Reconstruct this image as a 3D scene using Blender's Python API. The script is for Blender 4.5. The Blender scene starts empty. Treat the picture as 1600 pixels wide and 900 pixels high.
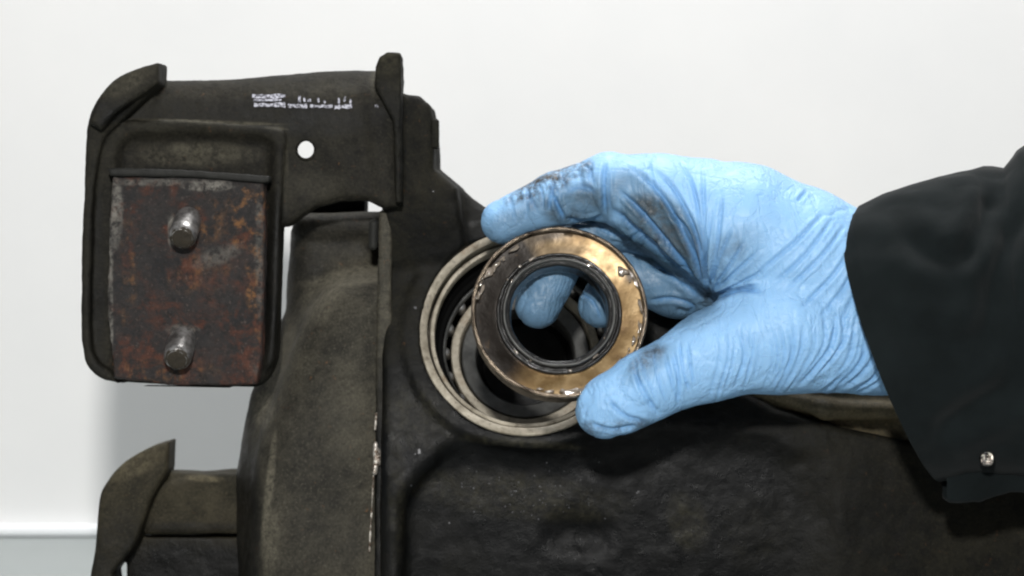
import bpy, bmesh, math, random
import numpy as np
from mathutils import Vector, Matrix
from mathutils.bvhtree import BVHTree
R = math.radians
rnd = random.Random(7)
scene = bpy.context.scene
col = scene.collection

# ------------------------------------------------------------------ camera, world, lamps, exposure
# one model unit ("u") = 0.27 mm; the camera stands 3700 u (1 m) in front of the bore
D = 3700.0
S = 1.0 / D
cam_d = bpy.data.cameras.new('camera')
cam = bpy.data.objects.new('camera', cam_d)
col.objects.link(cam)
cam.location = (0, -D * S, 0)
cam.rotation_euler = (R(90), 0, 0)
cam_d.sensor_width = 36
cam_d.lens = 36 * D / 1600
cam_d.clip_start = 0.01
cam_d.clip_end = 50
cam_d.dof.use_dof = True
cam_d.dof.focus_distance = 0.955
cam_d.dof.aperture_fstop = 11
scene.camera = cam

w = bpy.data.worlds.new("World")
scene.world = w
w.use_nodes = True
wn = w.node_tree.nodes
wl = w.node_tree.links
bg = wn['Background']
tc = wn.new('ShaderNodeTexCoord')
sx = wn.new('ShaderNodeSeparateXYZ')
cr = wn.new('ShaderNodeValToRGB')
mr = wn.new('ShaderNodeMapRange')
mr.inputs['From Min'].default_value = -1
wl.new(tc.outputs['Generated'], sx.inputs[0])
wl.new(sx.outputs['Z'], mr.inputs['Value'])
wl.new(mr.outputs[0], cr.inputs[0])
cr.color_ramp.elements[0].position = 0.30
cr.color_ramp.elements[0].color = (0.16, 0.165, 0.17, 1)
cr.color_ramp.elements[1].position = 0.85
cr.color_ramp.elements[1].color = (0.95, 0.97, 1.0, 1)
wl.new(cr.outputs[0], bg.inputs['Color'])
bg.inputs['Strength'].default_value = 0.42

def lamp(name, loc, target, size, power, colr=(1, 1, 1)):
    l = bpy.data.lights.new(name, 'AREA')
    l.shape = 'DISK'; l.size = size; l.energy = power; l.color = colr
    o = bpy.data.objects.new(name, l)
    col.objects.link(o)
    o.location = loc
    o.rotation_euler = (Vector(target) - Vector(loc)).to_track_quat('-Z', 'Y').to_euler()
    return o
lamp('flash_lamp', (-0.03, -1.0, 0.28), (0, 0, 0), 0.06, 11.2, (1, 0.985, 0.96))
lamp('wall_fill', (0.1, 0.12, 1.0), (0.0, 0.35, 0.05), 0.5, 12.5, (1, 1, 1))  # unseen fill, added to brighten the wall

scene.view_settings.view_transform = 'Standard'
scene.view_settings.look = 'None'
scene.view_settings.gamma = 1
scene.view_settings.exposure = 0
scene.view_settings.use_curve_mapping = False
scene.render.engine = 'CYCLES'
scene.cycles.pixel_filter_type = 'BLACKMAN_HARRIS'
scene.cycles.filter_width = 2.2

# ------------------------------------------------------------------ helpers
def U(px, py, z=0.0):
    """point at depth z (u towards the viewer) -> world position in u"""
    k = (D - z) / D
    return np.array([(px - 800) * k, -z, (450 - py) * k])

def KZ(z):
    return (D - z) / D

def _hash(ix, iy, iz, seed):
    n = (ix * 374761393 + iy * 668265263 + iz * 2147483647 + seed * 1274126177) & 0xffffffff
    n = (n ^ (n >> 13)) * 1274126177 & 0xffffffff
    n = n ^ (n >> 16)
    return (n & 0xffff) / 65535.0

def vnoise(P, scale, seed=0):
    Q = P / scale
    i = np.floor(Q).astype(np.int64)
    f = Q - i
    f = f * f * (3 - 2 * f)
    out = 0
    for a in (0, 1):
        wa = f[:, 0] if a else 1 - f[:, 0]
        for b in (0, 1):
            wb = f[:, 1] if b else 1 - f[:, 1]
            for c in (0, 1):
                wc = f[:, 2] if c else 1 - f[:, 2]
                out = out + wa * wb * wc * _hash(i[:, 0] + a, i[:, 1] + b, i[:, 2] + c, seed)
    return out * 2 - 1

def fbm(P, scale, seed=0, oct=3):
    s = 0; a = 1; t = 0
    for k in range(oct):
        s = s + a * vnoise(P, scale / 2 ** k, seed + k * 17); t += a; a *= .5
    return s / t

def smin(a, b, k):
    h = np.clip(.5 + .5 * (b - a) / k, 0, 1)
    return b + (a - b) * h - k * h * (1 - h)

def smax(a, b, k):
    return -smin(-a, -b, k)

class Field:
    def __init__(s, lo, hi, h):
        s.lo = np.array(lo, float); s.h = h
        n = np.ceil((np.array(hi) - s.lo) / h).astype(int) + 1
        s.n = n
        s.ax = [(s.lo[i] + h * np.arange(n[i])).astype(np.float32) for i in range(3)]
        s.X = s.ax[0][:, None, None]; s.Y = s.ax[1][None, :, None]; s.Z = s.ax[2][None, None, :]
        s.F = np.full(n, 1e3, np.float32)
    def sl(s, lo, hi):
        r = []
        for i in range(3):
            a = int(max(0, math.floor((lo[i] - s.lo[i]) / s.h))); b = int(min(s.n[i], math.ceil((hi[i] - s.lo[i]) / s.h) + 1))
            r.append(slice(a, max(a, b)))
        return tuple(r)
    def sub(s, q):
        return s.X[q[0]], s.Y[:, q[1]], s.Z[:, :, q[2]]
    def capsule(s, a, b, ra, rb, k, qy=1.0, mode='add'):
        m = max(ra, rb) + k + 4
        q = s.sl(np.minimum(a, b) - m, np.maximum(a, b) + m)
        X, Y, Z = s.sub(q)
        ba = b - a
        px = X - a[0]; py = (Y - a[1]) ; pz = Z - a[2]
        h = np.clip((px * ba[0] + py * ba[1] + pz * ba[2]) / max(1e-6, float(ba @ ba)), 0, 1)
        d = np.sqrt((px - h * ba[0]) ** 2 + ((py - h * ba[1]) / qy) ** 2 + (pz - h * ba[2]) ** 2) - (ra + (rb - ra) * h)
        s.comb(q, d, k, mode)
    def comb(s, q, d, k, mode):
        if mode == 'add': s.F[q] = smin(s.F[q], d.astype(np.float32), k)
        else: s.F[q] = smax(s.F[q], -d.astype(np.float32), k)
    def full(s):
        return (slice(None),) * 3
    def poly(s, pts, z0, z1, k, rnd_=10, mode='add', zref=None, front=None):
        """outline in photograph-like coordinates, laid out at depth zref, extruded in depth z0..z1"""
        zr = (z0 + z1) / 2 if zref is None else zref
        pts = [p for i, p in enumerate(pts) if math.hypot(p[0] - pts[i - 1][0], p[1] - pts[i - 1][1]) > .01]
        P = np.array([[(x - 800) * KZ(zr), (450 - y) * KZ(zr)] for x, y in pts])
        X = s.ax[0][:, None]; Z = s.ax[2][None, :]
        d = None; sg = np.ones((s.n[0], s.n[2]), bool)
        n = len(P); dd = np.full((s.n[0], s.n[2]), 1e9)
        inside = np.zeros((s.n[0], s.n[2]), bool)
        for i in range(n):
            a = P[i]; b = P[(i + 1) % n]; e = b - a
            wx = X - a[0]; wz = Z - a[1]
            h = np.clip((wx * e[0] + wz * e[1]) / (e @ e), 0, 1)
            dd = np.minimum(dd, (wx - e[0] * h) ** 2 + (wz - e[1] * h) ** 2)
            c = ((a[1] > Z) != (b[1] > Z))
            if abs(e[1]) > 1e-9:
                inside ^= c & (X < e[0] * (Z - a[1]) / e[1] + a[0])
        d2 = np.sqrt(dd) * np.where(inside, -1, 1)
        d2 = d2[:, None, :].astype(np.float32)
        zz = -s.Y
        dz = np.maximum(zz - z1, z0 - zz)
        if front is not None:
            dz = smax(dz + 0 * s.X + 0 * s.Z, front(s.X, s.Y, s.Z), 25)
        v = smax(d2, dz, rnd_)
        s.comb(s.full(), v, k, mode)
    def ellipsoid(s, c, r, k, mode='add'):
        r = np.array(r, float)
        m = r * k / r.min() + 8
        q = s.sl(c - r - m, c + r + m)
        X, Y, Z = s.sub(q)
        l = np.sqrt(((X - c[0]) / r[0]) ** 2 + ((Y - c[1]) / r[1]) ** 2 + ((Z - c[2]) / r[2]) ** 2)
        s.comb(q, (l - 1) * r.min(), k, mode)
    def cyl(s, c, n, r, d0, d1, k, mode='add', rr=4):
        """cylinder about axis n through c, from d0 to d1 along n"""
        px = s.X - c[0]; py = s.Y - c[1]; pz = s.Z - c[2]
        t = px * n[0] + py * n[1] + pz * n[2]
        rad = np.sqrt(np.maximum(px * px + py * py + pz * pz - t * t, 0)) - r
        v = smax(rad, np.maximum(t - d1, d0 - t), rr)
        s.comb(s.full(), v, k, mode)
    def mesh(s):
        F = s.F
        n = np.array(F.shape) - 1
        neg = F < 0
        cnt = np.zeros(n, np.int8)
        for i in (0, 1):
            for j in (0, 1):
                for k in (0, 1):
                    cnt += neg[i:i + n[0], j:j + n[1], k:k + n[2]]
        act = (cnt > 0) & (cnt < 8)
        I = np.argwhere(act)
        idx = np.full(n, -1, np.int64); idx[act] = np.arange(len(I))
        acc = np.zeros((len(I), 3)); num = np.zeros(len(I))
        cv = {}
        for a in (0, 1):
            for b in (0, 1):
                for c in (0, 1):
                    cv[a, b, c] = F[I[:, 0] + a, I[:, 1] + b, I[:, 2] + c].astype(float)
        for u in cv:
            for ax in range(3):
                if u[ax] == 0:
                    v = list(u); v[ax] = 1; v = tuple(v)
                    f0 = cv[u]; f1 = cv[v]
                    m = (f0 < 0) != (f1 < 0)
                    t = np.where(m, f0 / np.where(m, f0 - f1, 1), 0)
                    p = np.array(u, float)[None, :].repeat(len(I), 0)
                    p[:, ax] = t
                    acc[m] += p[m]; num[m] += 1
        V = s.lo + s.h * (I + acc / num[:, None])
        faces = []
        for ax in range(3):
            o1, o2 = [(1, 2), (2, 0), (0, 1)][ax]
            A = neg.take(range(n[ax]), ax); B = neg.take(range(1, n[ax] + 1), ax)
            E = A != B
            e = np.argwhere(E)
            ok = (e[:, o1] > 0) & (e[:, o2] > 0) & (e[:, o1] < n[o1]) & (e[:, o2] < n[o2])
            e = e[ok]
            inn = A[tuple(e.T)]
            def g(d1, d2):
                q = e.copy(); q[:, o1] -= d1; q[:, o2] -= d2
                return idx[tuple(q.T)]
            quad = np.stack([g(1, 1), g(0, 1), g(0, 0), g(1, 0)], 1)
            quad = np.where(inn[:, None], quad, quad[:, ::-1])
            faces.append(quad)
        return V, np.concatenate(faces)

def np_mesh(name, V, Fc, mat, parent=None, smooth=True):
    me = bpy.data.meshes.new(name)
    V = np.asarray(V, float) * S
    me.vertices.add(len(V)); me.vertices.foreach_set('co', V.astype(np.float32).ravel())
    Fc = np.asarray(Fc, np.int32)
    m = Fc.shape[1]
    me.loops.add(Fc.size); me.loops.foreach_set('vertex_index', Fc.ravel())
    me.polygons.add(len(Fc))
    me.polygons.foreach_set('loop_start', np.arange(0, Fc.size, m, dtype=np.int32))
    me.polygons.foreach_set('use_smooth', np.full(len(Fc), smooth))
    me.update(calc_edges=True); me.validate()
    me.materials.append(mat)
    o = bpy.data.objects.new(name, me)
    col.objects.link(o)
    if parent: put(o, parent)
    return o

def put(o, parent):
    """all meshes are laid out in world coordinates; only the Empties are moved off the origin"""
    o.parent = parent
    o.matrix_parent_inverse = Matrix() if parent.type == 'MESH' else parent.matrix_basis.inverted()

def vnorm(V, Fc):
    a = V[Fc[:, 2]] - V[Fc[:, 0]]; b = V[Fc[:, 3]] - V[Fc[:, 1]]
    n = np.cross(a, b)
    N = np.zeros_like(V)
    for i in range(4):
        for c in range(3):
            N[:, c] += np.bincount(Fc[:, i], n[:, c], len(V))
    return N / (np.linalg.norm(N, axis=1, keepdims=True) + 1e-9)

def img(V):
    k = (D + V[:, 1]) / D
    return V[:, 0] / k + 800, 450 - V[:, 2] / k

def attr(o, name, vals):
    a = o.data.attributes.new(name, 'FLOAT', 'POINT')
    a.data.foreach_set('value', np.asarray(vals, np.float32))

def seg_dist(x, y, pts):
    best = np.full(len(x), 1e9); tt = np.zeros(len(x)); L = 0
    tot = sum(math.hypot(pts[i + 1][0] - pts[i][0], pts[i + 1][1] - pts[i][1]) for i in range(len(pts) - 1))
    for i in range(len(pts) - 1):
        ax, ay = pts[i][:2]; bx, by = pts[i + 1][:2]
        ex, ey = bx - ax, by - ay; l = math.hypot(ex, ey)
        h = np.clip(((x - ax) * ex + (y - ay) * ey) / (l * l), 0, 1)
        d = np.hypot(x - ax - h * ex, y - ay - h * ey)
        m = d < best
        best[m] = d[m]; tt[m] = (L + h[m] * l) / tot
        L += l
    return best, tt

def smooth_pts(pts, n=10):
    P = [np.array(p, float) for p in pts]
    if len(P) < 3: return [tuple(p) for p in P]
    out = []
    Q = [2 * P[0] - P[1]] + P + [2 * P[-1] - P[-2]]
    for i in range(1, len(Q) - 2):
        for j in range(n):
            t = j / n
            out.append(.5 * ((2 * Q[i]) + (-Q[i - 1] + Q[i + 1]) * t + (2 * Q[i - 1] - 5 * Q[i] + 4 * Q[i + 1] - Q[i + 2]) * t * t + (-Q[i - 1] + 3 * Q[i] - 3 * Q[i + 1] + Q[i + 2]) * t ** 3))
    out.append(P[-1])
    return [tuple(p) for p in out]

def empty(name, loc_u):
    o = bpy.data.objects.new(name, None)
    o.empty_display_size = 0.02
    o.location = Vector(loc_u) * S
    col.objects.link(o)
    return o

def tag(o, label=None, cat=None, group=None, kind=None):
    if label: o['label'] = label
    if cat: o['category'] = cat
    if group: o['group'] = group
    if kind: o['kind'] = kind
    return o

def lathe(name, prof, c, n, mat, parent, seg=160, wob=0.0, seed=0, sharp=False):
    """profile (radius, height along n) revolved about axis n through c"""
    n = np.array(n, float); n /= np.linalg.norm(n)
    u = np.cross(n, [0, 0, 1.0]); u /= np.linalg.norm(u); v = np.cross(n, u)
    th = np.linspace(0, 2 * math.pi, seg, endpoint=False)
    V = []
    for j, (r, h) in enumerate(prof):
        rr = np.full(seg, float(r)); hh = np.full(seg, float(h))
        if wob:
            q = np.stack([np.cos(th) * 3, np.sin(th) * 3, np.full(seg, j * .15)], 1)
            rr = rr + wob * fbm(q, 1.0, seed, 3); hh = hh + wob * fbm(q, .7, seed + 5, 3)
        V.append(c + (rr * np.cos(th))[:, None] * u + (rr * np.sin(th))[:, None] * v + hh[:, None] * n)
    V = np.concatenate(V)
    Fc = []
    i = np.arange(seg); i2 = (i + 1) % seg
    for j in range(len(prof) - 1):
        Fc.append(np.stack([j * seg + i, j * seg + i2, (j + 1) * seg + i2, (j + 1) * seg + i], 1))
    o = np_mesh(name, V, np.concatenate(Fc), mat, parent)
    if sharp:
        o.data.set_sharp_from_angle(angle=R(38))
    return o

def bevbox(name, lo, hi, bev, mat, parent, rot=None, seg=2):
    bm = bmesh.new()
    bmesh.ops.create_cube(bm, size=1)
    lo = np.array(lo); hi = np.array(hi); c = (lo + hi) / 2; d = hi - lo
    for v in bm.verts: v.co = Vector((v.co.x * d[0], v.co.y * d[1], v.co.z * d[2]))
    bmesh.ops.bevel(bm, geom=bm.edges[:], offset=bev, segments=seg, affect='EDGES', profile=.5)
    if rot is not None: bmesh.ops.rotate(bm, verts=bm.verts, matrix=rot)
    for v in bm.verts: v.co = (v.co + Vector(c)) * S
    me = bpy.data.meshes.new(name); bm.to_mesh(me); bm.free()
    for p in me.polygons: p.use_smooth = True
    me.set_sharp_from_angle(angle=R(50))
    me.materials.append(mat)
    o = bpy.data.objects.new(name, me); col.objects.link(o)
    if parent: put(o, parent)
    return o

# ------------------------------------------------------------------ materials
class M:
    def __init__(s, name, rough=.5, metal=0.0, spec=.5):
        s.m = bpy.data.materials.new(name); s.m.use_nodes = True
        s.t = s.m.node_tree; s.b = s.t.nodes['Principled BSDF']
        s.b.inputs['Roughness'].default_value = rough
        s.b.inputs['Metallic'].default_value = metal
        s.b.inputs['Specular IOR Level'].default_value = spec
        s.tc = s.t.nodes.new('ShaderNodeTexCoord')
        s.h = None
    def n(s, t): return s.t.nodes.new(t)
    def l(s, a, b): s.t.links.new(a, b)
    def noise(s, scale, detail=5, rough=.6, stretch=None, dist=0, off=(0, 0, 0)):
        mp = s.n('ShaderNodeMapping'); mp.inputs['Location'].default_value = off
        if stretch: mp.inputs['Scale'].default_value = stretch
        s.l(s.tc.outputs['Object'], mp.inputs[0])
        x = s.n('ShaderNodeTexNoise'); s.l(mp.outputs[0], x.inputs['Vector'])
        x.inputs['Scale'].default_value = scale; x.inputs['Detail'].default_value = detail
        x.inputs['Roughness'].default_value = rough; x.inputs['Distortion'].default_value = dist
        return x.outputs['Fac']
    def voro(s, scale, off=(0, 0, 0)):
        mp = s.n('ShaderNodeMapping'); mp.inputs['Location'].default_value = off
        s.l(s.tc.outputs['Object'], mp.inputs[0])
        x = s.n('ShaderNodeTexVoronoi'); s.l(mp.outputs[0], x.inputs['Vector']); x.inputs['Scale'].default_value = scale
        return x.outputs['Distance']
    def ramp(s, f, stops):
        r = s.n('ShaderNodeValToRGB'); s.l(f, r.inputs[0])
        e = r.color_ramp.elements
        while len(e) < len(stops): e.new(.5)
        for i, (p, c) in enumerate(stops):
            e[i].position = p
            e[i].color = (c, c, c, 1) if isinstance(c, (int, float)) else (*c, 1)
        return r.outputs[0]
    def math(s, op, a, b=None, clamp=False):
        x = s.n('ShaderNodeMath'); x.operation = op; x.use_clamp = clamp
        for i, v in enumerate((a, b)):
            if v is None: continue
            if isinstance(v, (int, float)): x.inputs[i].default_value = v
            else: s.l(v, x.inputs[i])
        return x.outputs[0]
    def mix(s, f, a, b, mode='MIX'):
        x = s.n('ShaderNodeMix'); x.data_type = 'RGBA'; x.blend_type = mode
        for k, v in ((0, f), (6, a), (7, b)):
            if isinstance(v, (int, float)): x.inputs[k].default_value = v
            elif isinstance(v, tuple): x.inputs[k].default_value = (*v, 1)
            else: s.l(v, x.inputs[k])
        return x.outputs[2]
    def attr(s, name):
        x = s.n('ShaderNodeAttribute'); x.attribute_name = name
        return x.outputs['Fac']
    def color(s, v):
        if isinstance(v, tuple): s.b.inputs['Base Color'].default_value = (*v, 1)
        else: s.l(v, s.b.inputs['Base Color'])
        return s
    def set(s, k, v):
        if isinstance(v, (int, float)): s.b.inputs[k].default_value = v
        else: s.l(v, s.b.inputs[k])
        return s
    def bump(s, f, dist, strength=1.0):
        b = s.n('ShaderNodeBump'); b.inputs['Distance'].default_value = dist * S; b.inputs['Strength'].default_value = strength
        s.l(f, b.inputs['Height'])
        if s.h is not None: s.l(s.h, b.inputs['Normal'])
        s.h = b.outputs[0]; s.l(s.h, s.b.inputs['Normal'])
        return s

# dusty olive-black painted steel
def dusty(name, dark, light, rough=.8, rust=.35, oil=True, spec=.35, bd=4):
    m = M(name, rough, 0, spec)
    m.l(m.ramp(m.noise(160, 6, .7, off=(2, 8, 3)), [(.35, rough - .25), (.65, rough + .08)]), m.b.inputs['Roughness'])
    n1 = m.noise(28, 8, .65); n2 = m.noise(220, 6, .7); n3 = m.noise(130, 8, .75, off=(3, 1, 2)); n4 = m.noise(900, 3, .7)
    c = m.mix(m.ramp(n1, [(.40, 0.0), (.60, 1.0)]), dark, light)
    c = m.mix(m.math('MULTIPLY', m.ramp(n2, [(.45, 0.0), (.75, 1.0)]), .28), c, tuple(min(1, v * 1.7) for v in light))
    c = m.mix(m.ramp(n2, [(.25, .75), (.46, 0.0)]), c, tuple(v * .35 for v in dark))
    if rust:
        r = m.math('MULTIPLY', m.ramp(m.noise(330, 5, .7, off=(3, 1, 2)), [(.62, 0.0), (.70, 1.0)]), m.ramp(n3, [(.48, 0.0), (.60, 1.0)]))
        c = m.mix(m.math('MULTIPLY', r, rust), c, (.17, .075, .028))
    c = m.mix(m.ramp(n4, [(.35, .45), (.5, 0.0)]), c, tuple(v * .4 for v in dark))
    c = m.mix(m.ramp(n4, [(.56, 0.0), (.70, .6)]), c, tuple(min(1, v * 1.8) for v in light))
    if oil: c = m.mix(m.math('MULTIPLY', m.attr('oil'), .93), c, (.0016, .0018, .0021))
    du = m.math('MULTIPLY', m.attr('dust_highlight'), m.math('MULTIPLY', m.ramp(m.noise(430, 6, .8, off=(5, 5, 1)), [(.40, .15), (.60, 1.0)]), 1.5), True)
    c = m.mix(du, c, tuple(min(1, v * 3.4) for v in light))  # pale dust tone that also carries painted highlights
    if oil:
        ro = m.mix(m.attr('oil'), (rough - .08,) * 3, m.ramp(n2, [(.38, .27), (.62, .52)]))
        m.l(ro, m.b.inputs['Roughness'])
    m.color(c)
    m.bump(m.noise(90, 6, .6), bd, .55)
    m.bump(m.noise(420, 6, .75), 2.4, .5)
    m.bump(m.noise(1000, 3, .7), 1.0, .4)
    return m.m

m_bracket = dusty('bracket_paint', (.0070, .0066, .0053), (.0175, .0160, .0115), rust=.35, spec=.14)
m_cover = dusty('cover_paint', (.021, .0195, .015), (.049, .0445, .033), rust=.8, spec=.16)
m_cast = dusty('cast_iron', (.0045, .0044, .0034), (.0115, .0105, .0066), rust=.3, spec=.13, bd=2.0)
m_rear = dusty('rear_arm_paint', (.05, .042, .024), (.10, .08, .045), rust=.3, oil=False)
m_low = dusty('lower_bracket_paint', (.016, .0145, .009), (.034, .029, .018), rust=.25, spec=.15)
m_black = M('black_paint', .6, 0, .15)
m_black.color(m_black.mix(m_black.noise(90, 5), (.006, .006, .006), (.022, .022, .019))).bump(m_black.noise(300), 2, .5)
m_black = m_black.m

def make_metal(name, c0, c1, rough, met=.85, bs=1.0):
    m = M(name, rough, met)
    n = m.noise(150, 6, .65)
    m.color(m.mix(m.ramp(n, [(.3, 0.0), (.7, 1.0)]), c0, c1))
    m.l(m.ramp(m.noise(60, 6, .6), [(.3, rough - .12), (.7, rough + .15)]), m.b.inputs['Roughness'])
    m.bump(m.noise(240, 5, .6), 1.6 * bs, .6)
    return m.m
m_steel = make_metal('bare_steel', (.20, .19, .18), (.42, .41, .40), .34)
def _lip():
    m = M('machined_lip', .5, .15, .35)
    c = m.mix(m.ramp(m.noise(120, 6, .65), [(.35, 0.0), (.65, 1.0)]), (.15, .13, .095), (.35, .315, .25))
    c = m.mix(m.ramp(m.noise(330, 6, .75, off=(1, 4, 4)), [(.33, .85), (.44, 0.0)]), c, (.05, .035, .02))
    c = m.mix(m.ramp(m.noise(60, 6, .7, off=(7, 4, 4)), [(.56, 0.0), (.68, .6)]), c, (.14, .085, .04))
    m.color(c); m.bump(m.noise(300, 5, .7), 2, .7)
    return m.m
m_lip = _lip()
m_race = make_metal('bearing_race', (.20, .19, .17), (.40, .38, .34), .42, .3)
m_race2 = make_metal('grey_race', (.035, .035, .033), (.09, .09, .085), .42, .35)
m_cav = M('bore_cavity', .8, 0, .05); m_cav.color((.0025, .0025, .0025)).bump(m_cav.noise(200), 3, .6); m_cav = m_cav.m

# rusted pad
m = M('rusted_pad', .7, 0, .35)
a = m.noise(75, 9, .75, dist=.5); b2 = m.noise(170, 8, .7, off=(4, 2, 0)); c3 = m.noise(38, 7, .7, off=(9, 1, 3)); d4 = m.noise(420, 5, .7)
c = m.ramp(a, [(.40, (.010, .010, .011)), (.49, (.020, .015, .0135)), (.54, (.050, .017, .010)), (.63, (.080, .030, .017)), (.72, (.07, .052, .044))])
c = m.mix(m.ramp(b2, [(.60, 0.0), (.74, .45)]), c, (.14, .07, .035))
c = m.mix(m.ramp(c3, [(.46, 0.0), (.56, .9)]), c, (.019, .017, .0165))
c = m.mix(m.math('MULTIPLY', m.attr('rustspot'), m.ramp(b2, [(.50, 0.0), (.62, .75)])), c, (.20, .09, .028))
c = m.mix(m.math('MULTIPLY', m.attr('pale'), m.ramp(d4, [(.35, 0.2), (.6, 1.0)])), c, (.17, .16, .14))
c = m.mix(m.ramp(d4, [(.36, .85), (.50, 0.0)]), c, (.010, .009, .0085))
c = m.mix(m.ramp(m.noise(650, 5, .75, off=(2, 2, 2)), [(.58, 0.0), (.70, .5)]), c, (.15, .11, .09))
m.color(c)
m.bump(m.noise(120, 8, .75), 8, .9); m.bump(d4, 3, .7)
m_rust = m.m

# seal case: varnished brass-brown steel
m = M('seal_case', .36, .45, .3)
n1 = m.noise(35, 7, .6, dist=.6)
c = m.ramp(n1, [(.36, (.065, .034, .012)), (.5, (.12, .074, .027)), (.64, (.235, .165, .082))])
c = m.mix(m.attr('dark_area'), c, (.006, .0035, .0015))
c = m.mix(m.ramp(m.noise(260, 6, .7), [(.60, 0.0), (.70, .55)]), c, (.05, .03, .015))
m.color(c); m.l(m.ramp(m.noise(110, 5), [(.3, .28), (.7, .5)]), m.b.inputs['Roughness'])
m.bump(m.noise(130, 6, .65), 1.8, .5)
m_seal = m.m
m = M('seal_edge', .25, .8, .6)
m.color(m.mix(m.ramp(m.noise(180, 6, .7), [(.35, 0.0), (.65, 1.0)]), (.022, .015, .010), (.34, .27, .20)))
m.bump(m.noise(160, 7, .7), 5, .9)
m_sealedge = m.m
m = M('oily_rubber', .26, 0, .35)
m.color((.006, .0055, .005)).set('Coat Weight', .4); m.set('Coat Roughness', .12)
m.bump(m.noise(150, 6, .65), 4.5, .9)
m_rubber = m.m
m = M('grease', .08, 0, .9)
m.color((.16, .13, .10)).set('Coat Weight', 1.0); m.set('Coat Roughness', .03)
m.bump(m.noise(400, 4), 1.5, .6)
m_grease = m.m

# nitrile glove
m = M('nitrile_glove', .46, 0, .35)
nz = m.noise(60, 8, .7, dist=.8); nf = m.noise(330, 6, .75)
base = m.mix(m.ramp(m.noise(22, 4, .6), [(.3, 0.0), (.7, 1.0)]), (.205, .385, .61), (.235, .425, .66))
film_shade = m.math('MULTIPLY', m.attr('film_shade'), m.ramp(nz, [(.22, .8), (.62, 1.0)]), True)
c = m.mix(film_shade, base, (.035, .070, .100))  # dirt film that also carries painted shade
g = m.math('MULTIPLY', m.attr('grime'), m.ramp(m.math('ADD', m.math('MULTIPLY', nz, .5), m.math('MULTIPLY', nf, .5)), [(.40, 0.05), (.56, 1.0)]), True)
c = m.mix(g, c, (.035, .034, .032))
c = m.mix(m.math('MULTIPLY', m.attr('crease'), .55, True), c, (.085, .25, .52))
m.color(c)
m.set('Subsurface Weight', .12); m.b.inputs['Subsurface Radius'].default_value = (.3, .6, 1.0); m.b.inputs['Subsurface Scale'].default_value = .003
rg = m.math('ABSOLUTE', m.math('SUBTRACT', m.noise(52, 4, .55, stretch=(1.7, 1, .8), dist=.7), .5))
m.bump(m.ramp(rg, [(0.0, 0.0), (.045, 1.0)]), 1.6, .45)
rg2 = m.math('ABSOLUTE', m.math('SUBTRACT', m.noise(95, 4, .6, stretch=(1, 1, 1.6), dist=1.2, off=(6, 2, 9)), .5))
m.bump(m.ramp(rg2, [(0.0, 0.0), (.05, 1.0)]), 1.0, .4)
m.bump(m.noise(70, 5, .6, stretch=(2.6, 1, .9), dist=1.0), 2.4, .4)
m.bump(m.noise(420, 4, .6), .7, .35)
m_glove = m.m

# sleeve cloth
m = M('work_cloth', .9, 0, .08)
wv = m.n('ShaderNodeTexWave'); mp = m.n('ShaderNodeMapping'); mp.inputs['Rotation'].default_value = (0, R(38), 0)
m.l(m.tc.outputs['Object'], mp.inputs[0]); m.l(mp.outputs[0], wv.inputs[0]); wv.inputs['Scale'].default_value = 650; wv.inputs['Distortion'].default_value = 1.5
m.color(m.mix(m.ramp(m.noise(40, 6, .6), [(.3, 0.0), (.7, 1.0)]), (.0036, .0052, .0055), (.0068, .0096, .0102)))
m.set('Sheen Weight', .05); m.set('Sheen Roughness', .5)
m.bump(wv.outputs['Fac'], .7, .5); m.bump(m.noise(60, 6), 5, .35)
m_cloth = m.m
m = M('thread', .8); m.color((.03, .04, .042)); m_thread = m.m

m = M('white_wall', .75, 0, .2)
m.color(m.mix(m.ramp(m.noise(7, 5, .6), [(.35, 0.0), (.7, 1.0)]), (.79, .79, .785), (.83, .825, .815)))
m.bump(m.noise(60, 5), 2, .15)
m_wall = m.m
m = M('bench_grey', .55, 0, .35); m.color(m.mix(m.noise(9, 5), (.27, .295, .29), (.33, .355, .35))); m_bench = m.m
m = M('white_trim', .4, 0, .4); m.color(m.mix(m.noise(15), (.80, .83, .85), (.86, .87, .88))); m_trim = m.m
m = M('paint_mark', .5, 0, .4); m.color(m.mix(m.ramp(m.noise(900, 4), [(.42, 0.0), (.6, 1.0)]), (.05, .05, .06), (.42, .42, .48))); m_mark = m.m
m = M('worn_silver', .35, .6); m.color(m.mix(m.ramp(m.noise(400, 6, .7), [(.42, 0.0), (.58, 1.0)]), (.09, .06, .04), (.62, .58, .52))); m.bump(m.noise(500), 2, .8); m_worn = m.m
m = M('snap_metal', .16, 1.0); m.color(m.mix(m.ramp(m.noise(500, 4), [(.45, 0.0), (.6, 1.0)]), (.03, .03, .03), (.7, .62, .55))); m.bump(m.noise(500), 4, 1); m_snap = m.m

# ------------------------------------------------------------------ the setting
WY = 0.35 / S                       # the wall stands 0.35 m behind the bore
def slab(name, lo, hi, bev, mat):
    return bevbox(name, lo, hi, bev, mat, None)
bz = -388 * (D + WY) / D            # height of the bench top
wall = slab('wall', (-7500, WY, bz - 900), (7500, WY + 60, 5200), 4, m_wall); tag(wall, 'plain white wall behind the differential', kind='structure')
bench = slab('bench_top', (-7500, -2400, bz - 90), (7500, WY - 2, bz), 6, m_bench); tag(bench, 'grey bench top the differential rests on', kind='structure')
trim = slab('wall_trim', (-7500, WY - 26, bz + 1), (7500, WY - 1, bz + 27), 8, m_trim); tag(trim, 'white trim strip along the foot of the wall', kind='structure')

# ------------------------------------------------------------------ differential
diff = empty('differential_housing', (U(820, 450, -120)[0], 150, bz))
tag(diff, 'oily black and olive cast differential with an open round bore and rusty mounting bracket', 'differential')

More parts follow.
